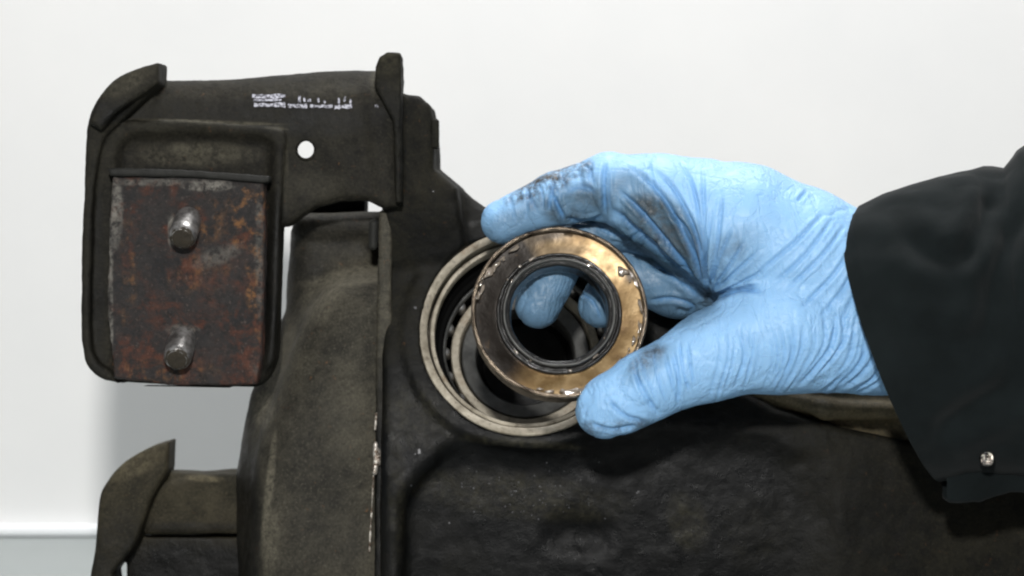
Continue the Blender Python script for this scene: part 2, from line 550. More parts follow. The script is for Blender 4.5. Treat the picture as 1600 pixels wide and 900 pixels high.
BC = U(822, 518, 0)                  # bore centre
TA = R(16.5)
BN = np.array([0.0, -math.cos(TA), math.sin(TA)])   # bore axis, out of the housing

def blobs(x, y, lst):
    v = np.zeros(len(x))
    for bx, by, rx, ry, a_, ang in lst:
        ca, sa = math.cos(R(ang)), math.sin(R(ang))
        dx = x - bx; dy = y - by
        u_ = (dx * ca + dy * sa) / rx; w_ = (-dx * sa + dy * ca) / ry
        v = np.maximum(v, a_ * np.clip(1.35 - (u_ * u_ + w_ * w_), 0, 1))
    return v

# --- casting
f = Field((-240, -130, -600), (1120, 300, 330), 4.0)
def front_plane(X, Y, Z):
    t = (X - BC[0]) * BN[0] + (Y - BC[1]) * BN[1] + (Z - BC[2]) * BN[2] + 3
    side = (-Y - 48) + np.maximum(X - 420, 0) * .10 + np.maximum(Z + 130, 0) * 0.12
    return smax(t, side, 30)
body = [(598, 316), (628, 300), (628, 148), (655, 149), (672, 165), (677, 190), (679, 262), (716, 292), (762, 326), (860, 348), (960, 384), (1050, 440), (1092, 520), (1120, 590), (1210, 636), (1320, 668), (1430, 690), (1610, 760), (1860, 840), (1860, 1010), (598, 1010)]
f.poly(body, -240, 60, 1, 16, front=front_plane, zref=-20)
# boss round the bore
f.cyl(BC, BN, 186, -220, -2, 22, rr=8)
# recessed pocket under the boss
pocket = [(655, 742), (690, 712), (740, 704), (800, 716), (870, 718), (960, 700), (1050, 690), (1200, 696), (1238, 730), (1248, 800), (1244, 1040), (636, 1040), (634, 800)]
f.poly(pocket, 24, 200, 36, 30, mode='cut', zref=30)
# shallow dish below that

f.ellipsoid(U(1090, 800, 4), (150, 14, 80), 24)
f.ellipsoid(U(905, 836, 34), (40, 20, 24), 22, 'cut')
# shoulder left of the pocket
f.capsule(U(614, 760, 38), U(614, 1010, 38), 12, 13, 16)
f.capsule(U(690, 690, 26), U(622, 765, 34), 9, 9, 22)
# ridge at the right
f.capsule(U(1268, 730, 60), U(1275, 1040, 60), 12, 16, 40, mode='cut')
f.ellipsoid(U(1278, 800, 60), (26, 22, 50), 24, 'cut')
# vertical web to the ear
f.poly([(600, 300), (610, 148), (628, 145), (655, 149), (672, 165), (677, 190), (680, 262), (716, 292), (730, 400), (600, 420)], -160, 12, 20, 16, front=lambda X, Y, Z: -Y - 12 - np.maximum(-60 - (-Z - 20), 0) * 0 + np.maximum(150 - Z, 0) * .32, zref=0)
f.poly([(600, 130), (628, 146), (628, 300), (600, 300)], -120, 36, 10, 8, zref=20)
# bore
f.cyl(BC, BN, 166, -210, 60, 2, mode='cut', rr=2)
V, Fc = f.mesh()
N = vnorm(V, Fc)
x, y = img(V)
V = V + N * (fbm(V, 60, 3, 4) * 3.2 + fbm(V, 18, 9, 3) * 1.3)[:, None]
cast = np_mesh('casting', V, Fc, m_cast, diff)
oil = np.clip(blobs(x, y, [(760, 700, 330, 160, 1, 0), (1000, 820, 420, 200, 1, 0), (960, 660, 260, 90, 1, 5), (640, 800, 90, 240, .85, 0), (900, 420, 260, 160, .8, 0), (1010, 470, 120, 100, .9, 0), (740, 560, 120, 200, .5, 0)]) + .12 * fbm(V, 60, 4, 4), 0, 1)
oil = oil * np.clip((1450 - x) / 250, 0, 1)
attr(cast, 'oil', oil)
attr(cast, 'dust_highlight', np.clip(.75 * blobs(x, y, [(1075, 815, 30, 48, .42, -20), (810, 775, 170, 36, .34, 6), (800, 690, 110, 8, .45, 5), (655, 650, 60, 50, .26, 30), (620, 760, 14, 120, .25, 0), (1180, 830, 60, 60, .10, 0)]) * (1 + 1.2 * fbm(V, 14, 12, 3)), 0, 1))  # paints the ledge highlight and wet glints, plus a pale stain
cast_bvh = BVHTree.FromObject(cast, bpy.context.evaluated_depsgraph_get())

# --- bore inserts
lathe('bore_lip', [(166, -16), (167, 0), (165.5, 2), (156, .5), (154.5, -1), (155, -30)], BC, BN, m_lip, diff, 200, .8, 1, True)
lathe('retaining_ring', [(156, -60), (151, -30), (150.5, -17), (149, -16), (144.5, -17), (143.5, -19), (143.5, -38), (165, -62)], BC, BN, m_lip, diff, 200, .6, 2, True)
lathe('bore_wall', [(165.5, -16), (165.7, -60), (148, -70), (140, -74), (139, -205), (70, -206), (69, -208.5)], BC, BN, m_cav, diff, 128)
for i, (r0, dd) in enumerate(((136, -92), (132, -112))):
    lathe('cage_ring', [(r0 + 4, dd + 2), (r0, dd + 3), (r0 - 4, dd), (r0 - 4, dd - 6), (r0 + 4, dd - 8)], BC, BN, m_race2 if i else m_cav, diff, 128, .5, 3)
c_in = BC - BN * 138
lathe('bearing_race', [(121, -30), (121, 1), (119.5, 3), (109, 3), (107.5, 1), (106, -30)], c_in, BN, m_lip, diff, 180, .8, 4, True)
lathe('inner_race', [(104, -40), (104, -10), (102, -8), (82, -14), (80, -17), (79, -66)], c_in, BN, m_race2, diff, 180, .6, 5, True)
n_roll = 20
uu = np.cross(BN, [0, 0, 1.0]); uu /= np.linalg.norm(uu); vv = np.cross(BN, uu)
proto = None
for i in range(n_roll):
    t = 2 * math.pi * i / n_roll
    c0 = c_in + BN * 4 + uu * math.cos(t) * 130 + vv * math.sin(t) * 130
    if proto is None:
        proto = lathe('roller', [(0.1, 14), (6.5, 13), (7.6, 10), (7.6, -18)], np.zeros(3), BN, m_steel, diff, 14)
        r = proto
    else:
        r = proto.copy(); col.objects.link(r)
    r.location = Vector(c0) * S

# --- cover on the left
f = Field((-470, -40, -600), (-180, 320, 140), 4.0)
cov = [(450, 357), (478, 350), (560, 347), (600, 347), (600, 1010), (384, 1010), (372, 900), (366, 820), (366, 745), (374, 690), (386, 620), (412, 560), (441, 485)]
f.poly(cov, -260, -100, 1, 55, zref=-100)
f.poly(smooth_pts([(388, 1030), (378, 900), (380, 790), (396, 690), (430, 600), (458, 520), (496, 458), (556, 426), (640, 420)], 5) + [(640, 1030)], -220, 0, 40, 105, zref=-40)
f.capsule(U(478, 352, -110), U(600, 350, -110), 20, 20, 20)
f.F = smax(f.F, (f.X - U(600, 500, -60)[0]), 2)
V, Fc = f.mesh(); N = vnorm(V, Fc)
V = V + N * (fbm(V, 60, 5, 4) * 2.6 + fbm(V, 14, 8, 2) * .5)[:, None]
x, y = img(V)
cover = np_mesh('cover', V, Fc, m_cover, diff)
attr(cover, 'oil', np.clip(blobs(x, y, [(450, 400, 70, 90, .5, 30), (560, 370, 90, 40, .5, 0), (480, 680, 80, 90, .22, 0), (385, 830, 26, 200, .75, 0), (520, 830, 80, 60, .2, 0)]) + .18 * fbm(V, 50, 14, 4), 0, .9))
attr(cover, 'dust_highlight', np.clip(blobs(x, y, [(560, 432, 90, 16, .35, -8), (500, 470, 30, 50, .25, 35), (420, 770, 7, 100, .5, 6), (412, 640, 20, 30, .4, 0), (440, 560, 14, 70, .25, 20), (424, 850, 14, 60, .3, 4), (540, 640, 30, 120, .12, 5)]) + .1 * fbm(V, 30, 24, 3) - .05, 0, 1))  # highlight line down the bulge painted in, over patchy dust
cover_bvh = BVHTree.FromObject(cover, bpy.context.evaluated_depsgraph_get())

# black piece behind the gap between the arm and the cover
f = Field((-390, 60, 40), (-190, 270, 200), 3.0)
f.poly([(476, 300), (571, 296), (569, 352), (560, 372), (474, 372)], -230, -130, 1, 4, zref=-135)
V, Fc = f.mesh(); np_mesh('gap_backing', V, Fc, m_cav, diff)

# --- seam flange between cover and casting
f = Field((-225, -30, -600), (-175, 120, 160), 2.5)
f.poly([(592, 330), (612, 322), (613, 600), (606, 1010), (583, 1010), (586, 600)], -110, -4, 1, 8, zref=-4)
V, Fc = f.mesh(); N = vnorm(V, Fc)
V = V + N * (fbm(V, 26, 6, 3) * 1.8)[:, None]
x, y = img(V)
fl = np_mesh('seam_flange', V, Fc, m_cover, diff)
attr(fl, 'oil', np.clip(.25 + (y - 560) / 160, 0.25, 1) + 0 * x)
attr(fl, 'dust_highlight', np.clip(.15 * (y < 560) + .1 * fbm(V, 20, 3, 2), 0, 1))

def strip(name, pts, half, z0, z1, mat, parent, jag=0.0, seed=1):
    """small raised bead following a vertical path, real thickness"""
    rr = random.Random(seed)
    bm = bmesh.new(); rings = []
    P = smooth_pts(pts, 6)
    for (px, py) in P:
        hw = half * (1 + jag * rr.uniform(-1, 1))
        q = [bm.verts.new(Vector(U(px + sx_ * hw, py, z)) * S) for sx_, z in ((-1, z0), (-.8, z1), (.8, z1 + .5), (1, z0))]
        rings.append(q)
    for a_, b_ in zip(rings, rings[1:]):
        for i in range(4): bm.faces.new((a_[i], a_[(i + 1) % 4], b_[(i + 1) % 4], b_[i]))
    bm.faces.new(rings[0]); bm.faces.new(rings[-1][::-1])
    bmesh.ops.recalc_face_normals(bm, faces=bm.faces)
    me = bpy.data.meshes.new(name); bm.to_mesh(me); bm.free(); me.materials.append(mat)
    o = bpy.data.objects.new(name, me); col.objects.link(o); put(o, parent)
    return o
strip('gasket_edge', [(584, 735), (581, 790), (577, 862)], 1.2, -14, 2, m_worn, diff, .5, 3)
strip('gasket_edge', [(588, 645), (586, 672)], 2.4, -14, 4, m_worn, diff, .5, 4)

# little locating tab at the seam
f = Field((-245, -60, -300), (-180, 60, -220), 1.5)
f.capsule(U(587, 694, 6), U(586, 738, 6), 4, 4, 4)
f.capsule(U(590, 706, 4), U(592, 722, 4), 5, 5, 4)
V, Fc = f.mesh(); N = vnorm(V, Fc); V = V + N * (fbm(V, 8, 6, 2) * 1.2)[:, None]
np_mesh('seam_tab', V, Fc, m_worn, diff)
f = Field((-240, -60, 20), (-190, 60, 150), 1.8)
f.capsule(U(584, 350, -2), U(583, 384, -2), 8, 7, 4)
V, Fc = f.mesh(); t_ = np_mesh('clip', V, Fc, m_black, diff)
#strip('bright_clip', [(578, 309), (577, 330), (571, 345)], 5.5, -40, -28, m_mark, diff, .2, 5)

# --- ear and bolt head at the top
f = Field((-225, -110, 90), (-165, 60, 390), 2.0)
f.poly([(586, 136), (587, 106), (594, 90), (606, 83), (627, 84), (628, 150), (628, 318), (618, 318), (615, 190), (604, 172)], -30, 54, 1, 6, zref=40)
V, Fc = f.mesh(); N = vnorm(V, Fc)
V = V + N * (fbm(V, 18, 6, 3) * 2.0)[:, None]
x, y = img(V)
ear = np_mesh('ear', V, Fc, m_cast, diff)
attr(ear, 'oil', np.clip((y - 120) / 60, 0, .3)); attr(ear, 'dust_highlight', np.clip(.28 * (1 - (y - 84) / 60) + .22 * fbm(V, 9, 4, 2), 0, 1))
bevbox('bolt_head', U(674, 232, -10) + (0, -14, 0), U(686, 187, -10) + (0, 16, 0), 2.5, m_cast, diff)

# ------------------------------------------------------------------ mounting bracket (part) > pad, studs (sub-parts)
f = Field((-720, -150, -180), (-160, 70, 400), 2.6)
out = smooth_pts([(133, 230), (142, 175), (180, 138), (247, 123)], 5) + [(360, 119), (450, 110), (520, 101), (592, 101), (622, 106), (623, 322), (600, 324), (572, 311), (530, 314), (490, 328), (449, 352)] + \
    smooth_pts([(438, 352), (434, 480), (430, 550), (418, 588), (398, 604)], 5) + [(290, 602), (186, 598)] + smooth_pts([(185, 598), (150, 583), (131, 555), (128, 460), (132, 300)], 5)
f.poly(out, -30, 46, 1, 24, zref=50)
f.F = smax(f.F, -f.Y - 46 + np.minimum(np.maximum(f.Z - 250, 0), 110) ** 2 * .0062, 20)       # the top edge leans back
# raised frame of the plate
rect = smooth_pts([(140, 300), (158, 215), (200, 188)], 4) + [(300, 190), (430, 198)] + smooth_pts([(430, 198), (444, 206), (446, 225)], 3) + [(438, 350), (434, 480), (428, 560), (405, 600), (290, 601), (190, 597), (142, 560)]
f.poly(rect, 0, 54, 5, 8, zref=55)
inner = smooth_pts([(178, 300), (184, 235), (202, 210)], 4) + [(300, 206), (405, 212)] + smooth_pts([(405, 212), (424, 222), (426, 255)], 3) + [(418, 500), (410, 620), (176, 620)]
f.poly(inner, 36, 140, 12, 24, mode='cut', zref=55)
# turned-up rim on the left edge with its pointed horn
rim = smooth_pts([(249, 97), (215, 106), (178, 126), (152, 158), (136, 200), (130, 300), (127, 460), (129, 545), (146, 584), (186, 600)], 4) + \
      smooth_pts([(176, 582), (150, 560), (142, 520), (143, 400), (148, 300), (160, 226), (184, 194), (218, 162), (248, 130)], 4)
f.poly(rim, -10, 70, 6, 8, zref=66)
horn = smooth_pts([(249, 97), (215, 106), (178, 126), (152, 158), (140, 192)], 4) + [(158, 204), (182, 176), (214, 152), (248, 130)]
f.poly(horn, 10, 96, 6, 8, zref=90)
# hole in the arm
hc = U(477, 233, 46)
f.cyl(hc, np.array([0, -1.0, 0]), 12.5, -200, 40, 1.5, mode='cut', rr=1)
# hollow underside
f.poly([(470, 345), (500, 325), (570, 318), (590, 330), (590, 380), (470, 380)], -60, 34, 6, 8, mode='cut')
f.poly([(450, 190), (590, 190), (580, 300), (480, 320), (452, 300)], -120, 22, 4, 8, mode='cut')
f.cyl(hc, np.array([0, -1.0, 0]), 30, -200, -20, 1.5, mode='cut', rr=1)
V, Fc = f.mesh(); N = vnorm(V, Fc); x, y = img(V)
disp = fbm(V, 70, 6, 3) * 2.4 + fbm(V, 16, 7, 3) * 1.0
fr = N[:, 1] < -.2
for pts, wd, dp in (([(318, 203), (310, 225), (304, 252)], 3, 3.5), ([(250, 190), (350, 196)], 4, -1.5), ([(480, 250), (520, 300)], 30, 5), ([(560, 160), (575, 290)], 14, 5)):
    dd, tt = seg_dist(x, y, pts)
    disp = disp - np.where(fr, dp * np.exp(-(dd / wd) ** 2), 0)
V = V + N * disp[:, None]
brk = np_mesh('mounting_bracket', V, Fc, m_bracket, diff)
attr(brk, 'oil', np.clip(blobs(x, y, [(300, 172, 320, 20, .45, 0), (500, 190, 90, 26, .55, 0), (430, 450, 26, 160, .7, 0), (180, 178, 40, 12, .8, -30), (150, 450, 14, 200, .4, 0)]) + .25 * fbm(V, 40, 3, 4), 0, 1))
attr(brk, 'dust_highlight', np.clip(blobs(x, y, [(330, 191, 120, 3.2, .7, 2), (432, 201, 18, 3, .7, 4), (305, 242, 100, 20, .55, 0), (200, 128, 50, 16, .35, -28), (480, 140, 90, 16, .16, 0), (590, 130, 14, 22, .5, 0), (500, 290, 60, 24, .16, 0), (447, 270, 4, 60, .3, 0)]) * (1 + .8 * fbm(V, 18, 33, 3)), 0, 1))  # edge highlights and the lit recess slope painted in, plus dust
brk_bvh = BVHTree.FromObject(brk, bpy.context.evaluated_depsgraph_get())

# rusty pad
f = Field((-650, -150, -180), (-370, -10, 200), 2.4)
f.poly([(176, 276), (300, 274), (412, 284), (413, 400), (409, 560), (400, 601), (290, 603), (178, 592), (168, 500), (170, 350)], 30, 84, 1, 7, zref=84)
V, Fc = f.mesh(); N = vnorm(V, Fc); x, y = img(V)
V = V + N * (fbm(V, 30, 2, 4) * 3.0 + fbm(V, 9, 21, 3) * 1.2)[:, None]
pad = np_mesh('rusty_pad', V, Fc, m_rust, brk)
attr(pad, 'pale', np.clip(blobs(x, y, [(325, 290, 40, 9, .9, 0), (178, 330, 14, 60, .75, 0), (172, 470, 5, 110, .8, 0), (268, 360, 6, 26, .8, 0), (240, 285, 60, 6, .5, 0), (340, 400, 40, 14, .35, -20), (285, 515, 26, 8, .5, 0), (405, 390, 6, 110, .3, 0)]) * (1 + fbm(V, 8, 8, 2)), 0, 1))
attr(pad, 'rustspot', np.clip(blobs(x, y, [(385, 340, 34, 60, 1, 0), (398, 430, 14, 110, .9, 0), (325, 345, 24, 34, .8, 0), (310, 430, 60, 30, .4, 0), (200, 430, 14, 90, .5, 0), (260, 580, 80, 20, .5, 0)]) * (1 + fbm(V, 12, 18, 2)), 0, 1))
lipo = strip('pad_lip', [(170, 268), (250, 269), (330, 273), (422, 279)], 0.1, 60, 96, m_black, brk)
bpy.data.objects.remove(lipo)
f = Field((-650, -150, 140), (-360, -10, 210), 1.8)
f.poly([(168, 264), (180, 262), (300, 266), (421, 275), (421, 284), (410, 286), (300, 277), (172, 275)], 38, 92, 1, 4, zref=90)
V, Fc = f.mesh(); N = vnorm(V, Fc); x, y = img(V)
V = V + N * (fbm(V, 14, 2, 3) * 1.2)[:, None]
np_mesh('pad_lip', V, Fc, m_black, brk)
f = Field((-650, -120, -190), (-370, -20, -150), 2.0)
f.poly([(212, 597), (360, 601), (360, 606), (212, 603)], 34, 80, 1, 2, zref=78)
V, Fc = f.mesh(); np_mesh('pad_foot', V, Fc, m_black, brk)

# studs point at the viewer and down
sn = np.array([-.05, -.85, -.50]); sn /= np.linalg.norm(sn)
m = M('stud_metal', .32, .75)
m.color(m.mix(m.ramp(m.noise(160, 6, .7), [(.4, 0.0), (.62, 1.0)]), (.10, .095, .09), (.36, .35, .34))); m.bump(m.noise(260), 2, .5); m_stud = m.m
m = M('stud_face', .7, 0, .3); m.color(m.mix(m.noise(300, 6), (.012, .011, .008), (.035, .026, .016))); m.bump(m.noise(300), 3, .6); m_sface = m.m
for px, py in ((292, 350), (284, 538)):
    base = U(px, py, 86) - sn * 30
    st = lathe('stud', [(21.5, 10), (21.5, 62), (20.8, 68), (18.5, 73), (15, 75)], base, sn, m_stud, brk, 40, .8, int(px))
    lathe('stud_face', [(19.0, 72.2), (17, 74.6), (12, 75.2), (6, 75.6), (.05, 75.8)], base, sn, m_sface, st if False else brk, 32, .8, 3)

# worn white markings painted on the arm
def on_surface(bvh, px, py, lift=.6):
    o_ = Vector((0, -D, 0)) * S
    d_ = (Vector(U(px, py, 0)) * S - o_).normalized()
    loc, nor, i_, dist = bvh.ray_cast(o_, d_)
    return None if loc is None else (loc + nor * lift * S, nor)
def flakes(name, rects, bvh, mat, parent, seed=3, thick=.7):
    rr = random.Random(seed); bm = bmesh.new()
    for (x0, y0, x1, y1) in rects:
        n_ = 7; pts = []
        for i in range(n_ + 1): pts.append((x0 + (x1 - x0) * i / n_, y0 + rr.uniform(-.22, .22) * (y1 - y0)))
        for i in range(n_, -1, -1): pts.append((x0 + (x1 - x0) * i / n_, y1 + rr.uniform(-.28, .28) * (y1 - y0)))
        up = [on_surface(bvh, *p, thick) for p in pts]; lo_ = [on_surface(bvh, *p, -1.5) for p in pts]
        if any(q is None for q in up + lo_): continue
        a_ = [bm.verts.new(q[0]) for q in up]; b_ = [bm.verts.new(q[0]) for q in lo_]
        m_ = len(a_)
        for i in range(n_):
            j = m_ - 1 - i
            bm.faces.new((a_[i], a_[i + 1], a_[j - 1], a_[j]))
        for i in range(m_): bm.faces.new((a_[i], b_[i], b_[(i + 1) % m_], a_[(i + 1) % m_]))
    bmesh.ops.recalc_face_normals(bm, faces=bm.faces)
    me = bpy.data.meshes.new(name); bm.to_mesh(me); bm.free(); me.materials.append(mat)
    o = bpy.data.objects.new(name, me); col.objects.link(o); put(o, parent)
    return o
rc = [(394, 148, 446, 153.5), (396, 155, 440, 158), (397, 161, 446, 167), (450, 162, 480, 168), (484, 164, 520, 168.5), (522, 164, 550, 170), (466, 150, 470, 160), (474, 153, 477, 159), (480, 155, 486, 159), (496, 154, 499, 160), (505, 157, 509, 161), (528, 154, 531, 162), (537, 152, 540, 158), (546, 156, 549, 164), (586, 164, 591, 168)]
k_ = flakes('painted_marking', rc, brk_bvh, m_mark, brk); k_['label'] = 'worn white printed marking along the arm'

sp = [(653, 702, 657, 709), (647, 479, 651, 483), (676, 298, 678, 300)]
for k in range(60):
    cx_ = rnd.gauss(820, 90); cy_ = rnd.gauss(775, 26); q_ = rnd.uniform(.5, 1.1); sp.append((cx_ - q_, cy_ - q_, cx_ + q_, cy_ + q_))  # scattered specks painted in for the sparkle of the oily casting
m = M('speck_and_sparkle', .4); m.color((.045, .045, .05)); m_speck = m.m
k_ = flakes('specks_and_sparkle', [q for q in sp if q[1] > 600 or q[2] < 700], cast_bvh, m_speck, diff, 9, .5); k_['kind'] = 'stuff'

# ------------------------------------------------------------------ lower bracket, further back
f = Field((-760, 60, -600), (-440, 320, -240), 3.2)
leaf = smooth_pts([(265, 689), (225, 703), (188, 728), (160, 765), (153, 800), (150, 850), (141, 905), (138, 1000)], 4) + [(190, 1000)] + smooth_pts([(178, 895), (212, 850), (234, 790), (246, 762), (263, 735)], 4)
f.poly(leaf, -190, -100, 1, 10, zref=-110)
f.poly([(236, 752), (262, 752), (300, 744), (350, 740), (390, 742), (390, 836), (225, 836)], -260, -140, 4, 12, zref=-140)
f.poly([(262, 738), (300, 740), (350, 748), (300, 752), (262, 752)], -220, -150, 6, 6, zref=-150)
f.poly([(196, 838), (390, 838), (390, 1000), (196, 1000)], -300, -165, 3, 8, zref=-160)
V, Fc = f.mesh(); N = vnorm(V, Fc); x, y = img(V)
V = V + N * (fbm(V, 40, 6, 3) * 2.2)[:, None]
lb = np_mesh('lower_bracket', V, Fc, m_low, diff)
attr(lb, 'oil', np.clip(blobs(x, y, [(300, 900, 150, 70, 1, 0), (190, 880, 50, 90, .55, 0), (290, 825, 100, 10, .6, 0)]) + .2 * fbm(V, 40, 2, 3), 0, 1))
attr(lb, 'dust_highlight', np.clip(blobs(x, y, [(215, 722, 50, 20, .4, -28), (320, 748, 30, 6, .5, 4), (300, 775, 60, 22, .1, 0)]) * (1 + .5 * fbm(V, 18, 5, 2)), 0, 1))

# ------------------------------------------------------------------ tan arm behind the wrist
f = Field((240, -60, -380), (780, 360, -60), 3.6)
f.poly([(1120, 570), (1520, 570), (1520, 780), (1360, 740), (1200, 700), (1120, 680)], -300, 6, 1, 16, zref=6)
f.capsule(U(1170, 606, 0), U(1290, 640, 14), 10, 16, 12)
f.capsule(U(1290, 640, 14), U(1460, 642, 12), 16, 14, 12)
f.capsule(U(1230, 655, 4), U(1400, 672, 4), 8, 12, 12, mode='cut')
V, Fc = f.mesh(); N = vnorm(V, Fc); V = V + N * (fbm(V, 40, 6, 3) * 2.5)[:, None]
x, y = img(V)
ra = np_mesh('rear_arm', V, Fc, m_rear, diff); ra['label'] = 'tan dusty arm of the housing behind the wrist'
attr(ra, 'dust_highlight', np.clip(.18 * fbm(V, 24, 6, 3), 0, 1))

# ------------------------------------------------------------------ oil seal
SC = U(874, 487, 205)
SN = np.array([.02, -.955, .25]); SN /= np.linalg.norm(SN)
kz = KZ(205)
seal = empty('oil_seal', SC)
tag(seal, 'amber brown metal ring seal with black rubber centre held between gloved finger and thumb', 'oil seal')
o = lathe('seal_case', [(132.5 * kz, -1), (131.5 * kz, -8), (130.5 * kz, -9), (124 * kz, -9.5), (112 * kz, -11.5), (104 * kz, -13), (98 * kz, -14), (94 * kz, -30)], SC, SN, m_seal, seal, 220, .8, 11, True)
co = np.empty(len(o.data.vertices) * 3, np.float32); o.data.vertices.foreach_get('co', co); co = co.reshape(-1, 3) / S
x, y = img(co)
attr(o, 'dark_area', np.clip(blobs(x, y, [(772, 440, 84, 110, 1.2, 12), (772, 540, 56, 80, 1.0, 0), (840, 366, 100, 22, .9, -14), (860, 392, 60, 12, .6, 0), (985, 430, 10, 14, .9, 0), (800, 570, 40, 24, .4, 30)]), 0, 1))  # darker over the left half and upper left of the dish
lathe('seal_rim', [(131 * kz, -6), (132 * kz, 1.5), (135 * kz, 3.4), (138 * kz, 0.5), (138.5 * kz, -7), (136.5 * kz, -14), (136.5 * kz, -40), (133 * kz, -44), (118 * kz, -45), (96 * kz, -44)], SC, SN, m_sealedge, seal, 220, 1.0, 12)
lathe('rubber_lip', [(99 * kz, -17), (98.5 * kz, -9), (96 * kz, -5), (93.5 * kz, -6), (92 * kz, -11), (90 * kz, -11), (88.5 * kz, -4), (86.5 * kz, -1), (84 * kz, -3), (81.5 * kz, -5), (79 * kz, -5), (77 * kz, -9), (76.5 * kz, -18), (78 * kz, -22), (75.5 * kz, -34), (75 * kz, -40), (78 * kz, -43), (90 * kz, -44), (97 * kz, -44)], SC, SN, m_rubber, seal, 220, 1.3, 13)
lathe('lip_edge', [(88.0 * kz, -2.2), (87.0 * kz, .6), (85.4 * kz, .8), (84.2 * kz, -.9), (83.6 * kz, -4)], SC, SN, m_race2, seal, 220, 1.3, 13)
# grease dabs (stuff: smeared beads along the rim)
su = np.cross(SN, [0, 0, 1.0]); su /= np.linalg.norm(su); sv = np.cross(SN, su)
bm = bmesh.new(); rr = random.Random(12)
def dab(ang, rad, hgt, sz, el):
    # ang: clockwise from 12 o'clock as seen by the viewer
    a_ = R(ang)
    rx = np.array([1.0, 0, 0]) - SN * SN[0]; rx /= np.linalg.norm(rx); up = np.cross(rx, SN) * -1
    if up[2] < 0: up = -up
    dr = rx * math.sin(a_) + up * math.cos(a_); tg = rx * math.cos(a_) - up * math.sin(a_)
    c = SC + dr * rad * kz + SN * hgt
    m_ = Matrix((tuple(tg), tuple(dr), tuple(SN))).transposed().to_4x4()
    g_ = bmesh.ops.create_icosphere(bm, subdivisions=2, radius=1)['verts']
    j = [rr.uniform(-.25, .25) for _ in range(6)]
    for v in g_:
        p = v.co.copy(); p += Vector((math.sin(p.y * 4 + j[0] * 9), math.sin(p.x * 3 + j[1] * 9), 0)) * .34
        p = Vector((p.x * sz * el, p.y * sz, p.z * sz * .24))
        v.co = (m_ @ p + Vector(c)) * S
for _ in range(42):
    ang = rr.choice([rr.uniform(55, 200), rr.uniform(55, 200), rr.uniform(280, 330)])
    dab(ang, rr.uniform(121, 134), -2 + rr.uniform(-2, 2), rr.uniform(1.2, 3.2), rr.uniform(1, 4.2))
for _ in range(14):
    dab(rr.uniform(0, 360), rr.uniform(80, 97), -5, rr.uniform(1.2, 2.6), rr.uniform(1, 3))
dab(56, 121, -5, 7, 1.2); dab(300, 128, -3, 6, 1.6); dab(308, 124, -3, 3.4, 2); dab(172, 129, -1, 5, 3.6)
for f_ in bm.faces: f_.smooth = True
me = bpy.data.meshes.new('grease_dabs'); bm.to_mesh(me); bm.free(); me.materials.append(m_grease)
gd = bpy.data.objects.new('grease_dabs', me); col.objects.link(gd); put(gd, seal); gd['kind'] = 'stuff'

# ------------------------------------------------------------------ person: gloved hand and sleeve
person = empty('person', U(1500, 520, 160))
tag(person, 'person in dark work sleeve and smudged blue glove holding the ring seal', 'person')
HZ = 100
f = Field((-70, -300, -265), (760, 50, 235), 2.3)
def chain(pts, k, qy=1.0, link=True):
    P = [(U(a_, b_, z_ + HZ), r_ * KZ(z_ + HZ)) for a_, b_, z_, r_ in pts]
    for (p, r), (q, s_) in zip(P, P[1:]):
        f.capsule(p, q, r, s_, k, qy)
# pinky, ring, middle behind
chain([(1110, 425, -62, 44), (1058, 440, -86, 38), (1000, 446, -82, 34), (985, 470, -72, 30)], 7)
chain([(1130, 410, -30, 56), (1056, 450, -42, 47), (972, 424, -38, 38), (938, 478, -30, 34)], 7)
chain([(1085, 360, -10, 62), (972, 346, -6, 43), (884, 388, -8, 37), (841, 477, 6, 35)], 6)
# back of the hand
chain([(1150, 400, -20, 90), (1290, 450, 10, 95), (1420, 480, 30, 95)], 50)
chain([(1090, 338, 52, 88), (1160, 362, 58, 101), (1250, 404, 60, 106), (1335, 442, 62, 100), (1480, 480, 66, 100)], 26)
# index
chain([(787, 346, 42, 35), (866, 312, 50, 41), (952, 291, 62, 52), (1085, 334, 56, 87)], 9)
f.ellipsoid(U(1025, 302, 66 + HZ), (70, 60, 56), 20)
# thumb
chain([(943, 641, 126, 43.5), (1008, 604, 124, 52), (1112, 556, 108, 68), (1220, 516, 84, 98), (1375, 522, 66, 92), (1480, 520, 66, 92)], 16)
f.ellipsoid(U(965, 630, 130 + HZ), (52, 40, 44), 12)
V, Fc = f.mesh(); N = vnorm(V, Fc)
x, y = img(V)
zd = -V[:, 1]
front = np.clip(-N[:, 1] * 1.6 + .45, 0, 1)
disp = fbm(V, 60, 31, 3) * 2.2
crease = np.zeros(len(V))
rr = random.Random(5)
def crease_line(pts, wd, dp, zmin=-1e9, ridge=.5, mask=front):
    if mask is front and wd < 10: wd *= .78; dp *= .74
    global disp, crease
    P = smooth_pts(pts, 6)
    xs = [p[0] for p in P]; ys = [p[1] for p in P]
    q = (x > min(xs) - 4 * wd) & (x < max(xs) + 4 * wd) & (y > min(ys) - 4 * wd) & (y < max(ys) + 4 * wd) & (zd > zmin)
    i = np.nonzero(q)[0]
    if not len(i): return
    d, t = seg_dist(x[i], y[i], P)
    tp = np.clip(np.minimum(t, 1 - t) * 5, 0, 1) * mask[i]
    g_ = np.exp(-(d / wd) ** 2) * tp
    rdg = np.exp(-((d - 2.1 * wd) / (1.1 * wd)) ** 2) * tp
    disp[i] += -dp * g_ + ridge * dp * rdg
    crease[i] = np.maximum(crease[i], g_ * min(1, dp / 5))
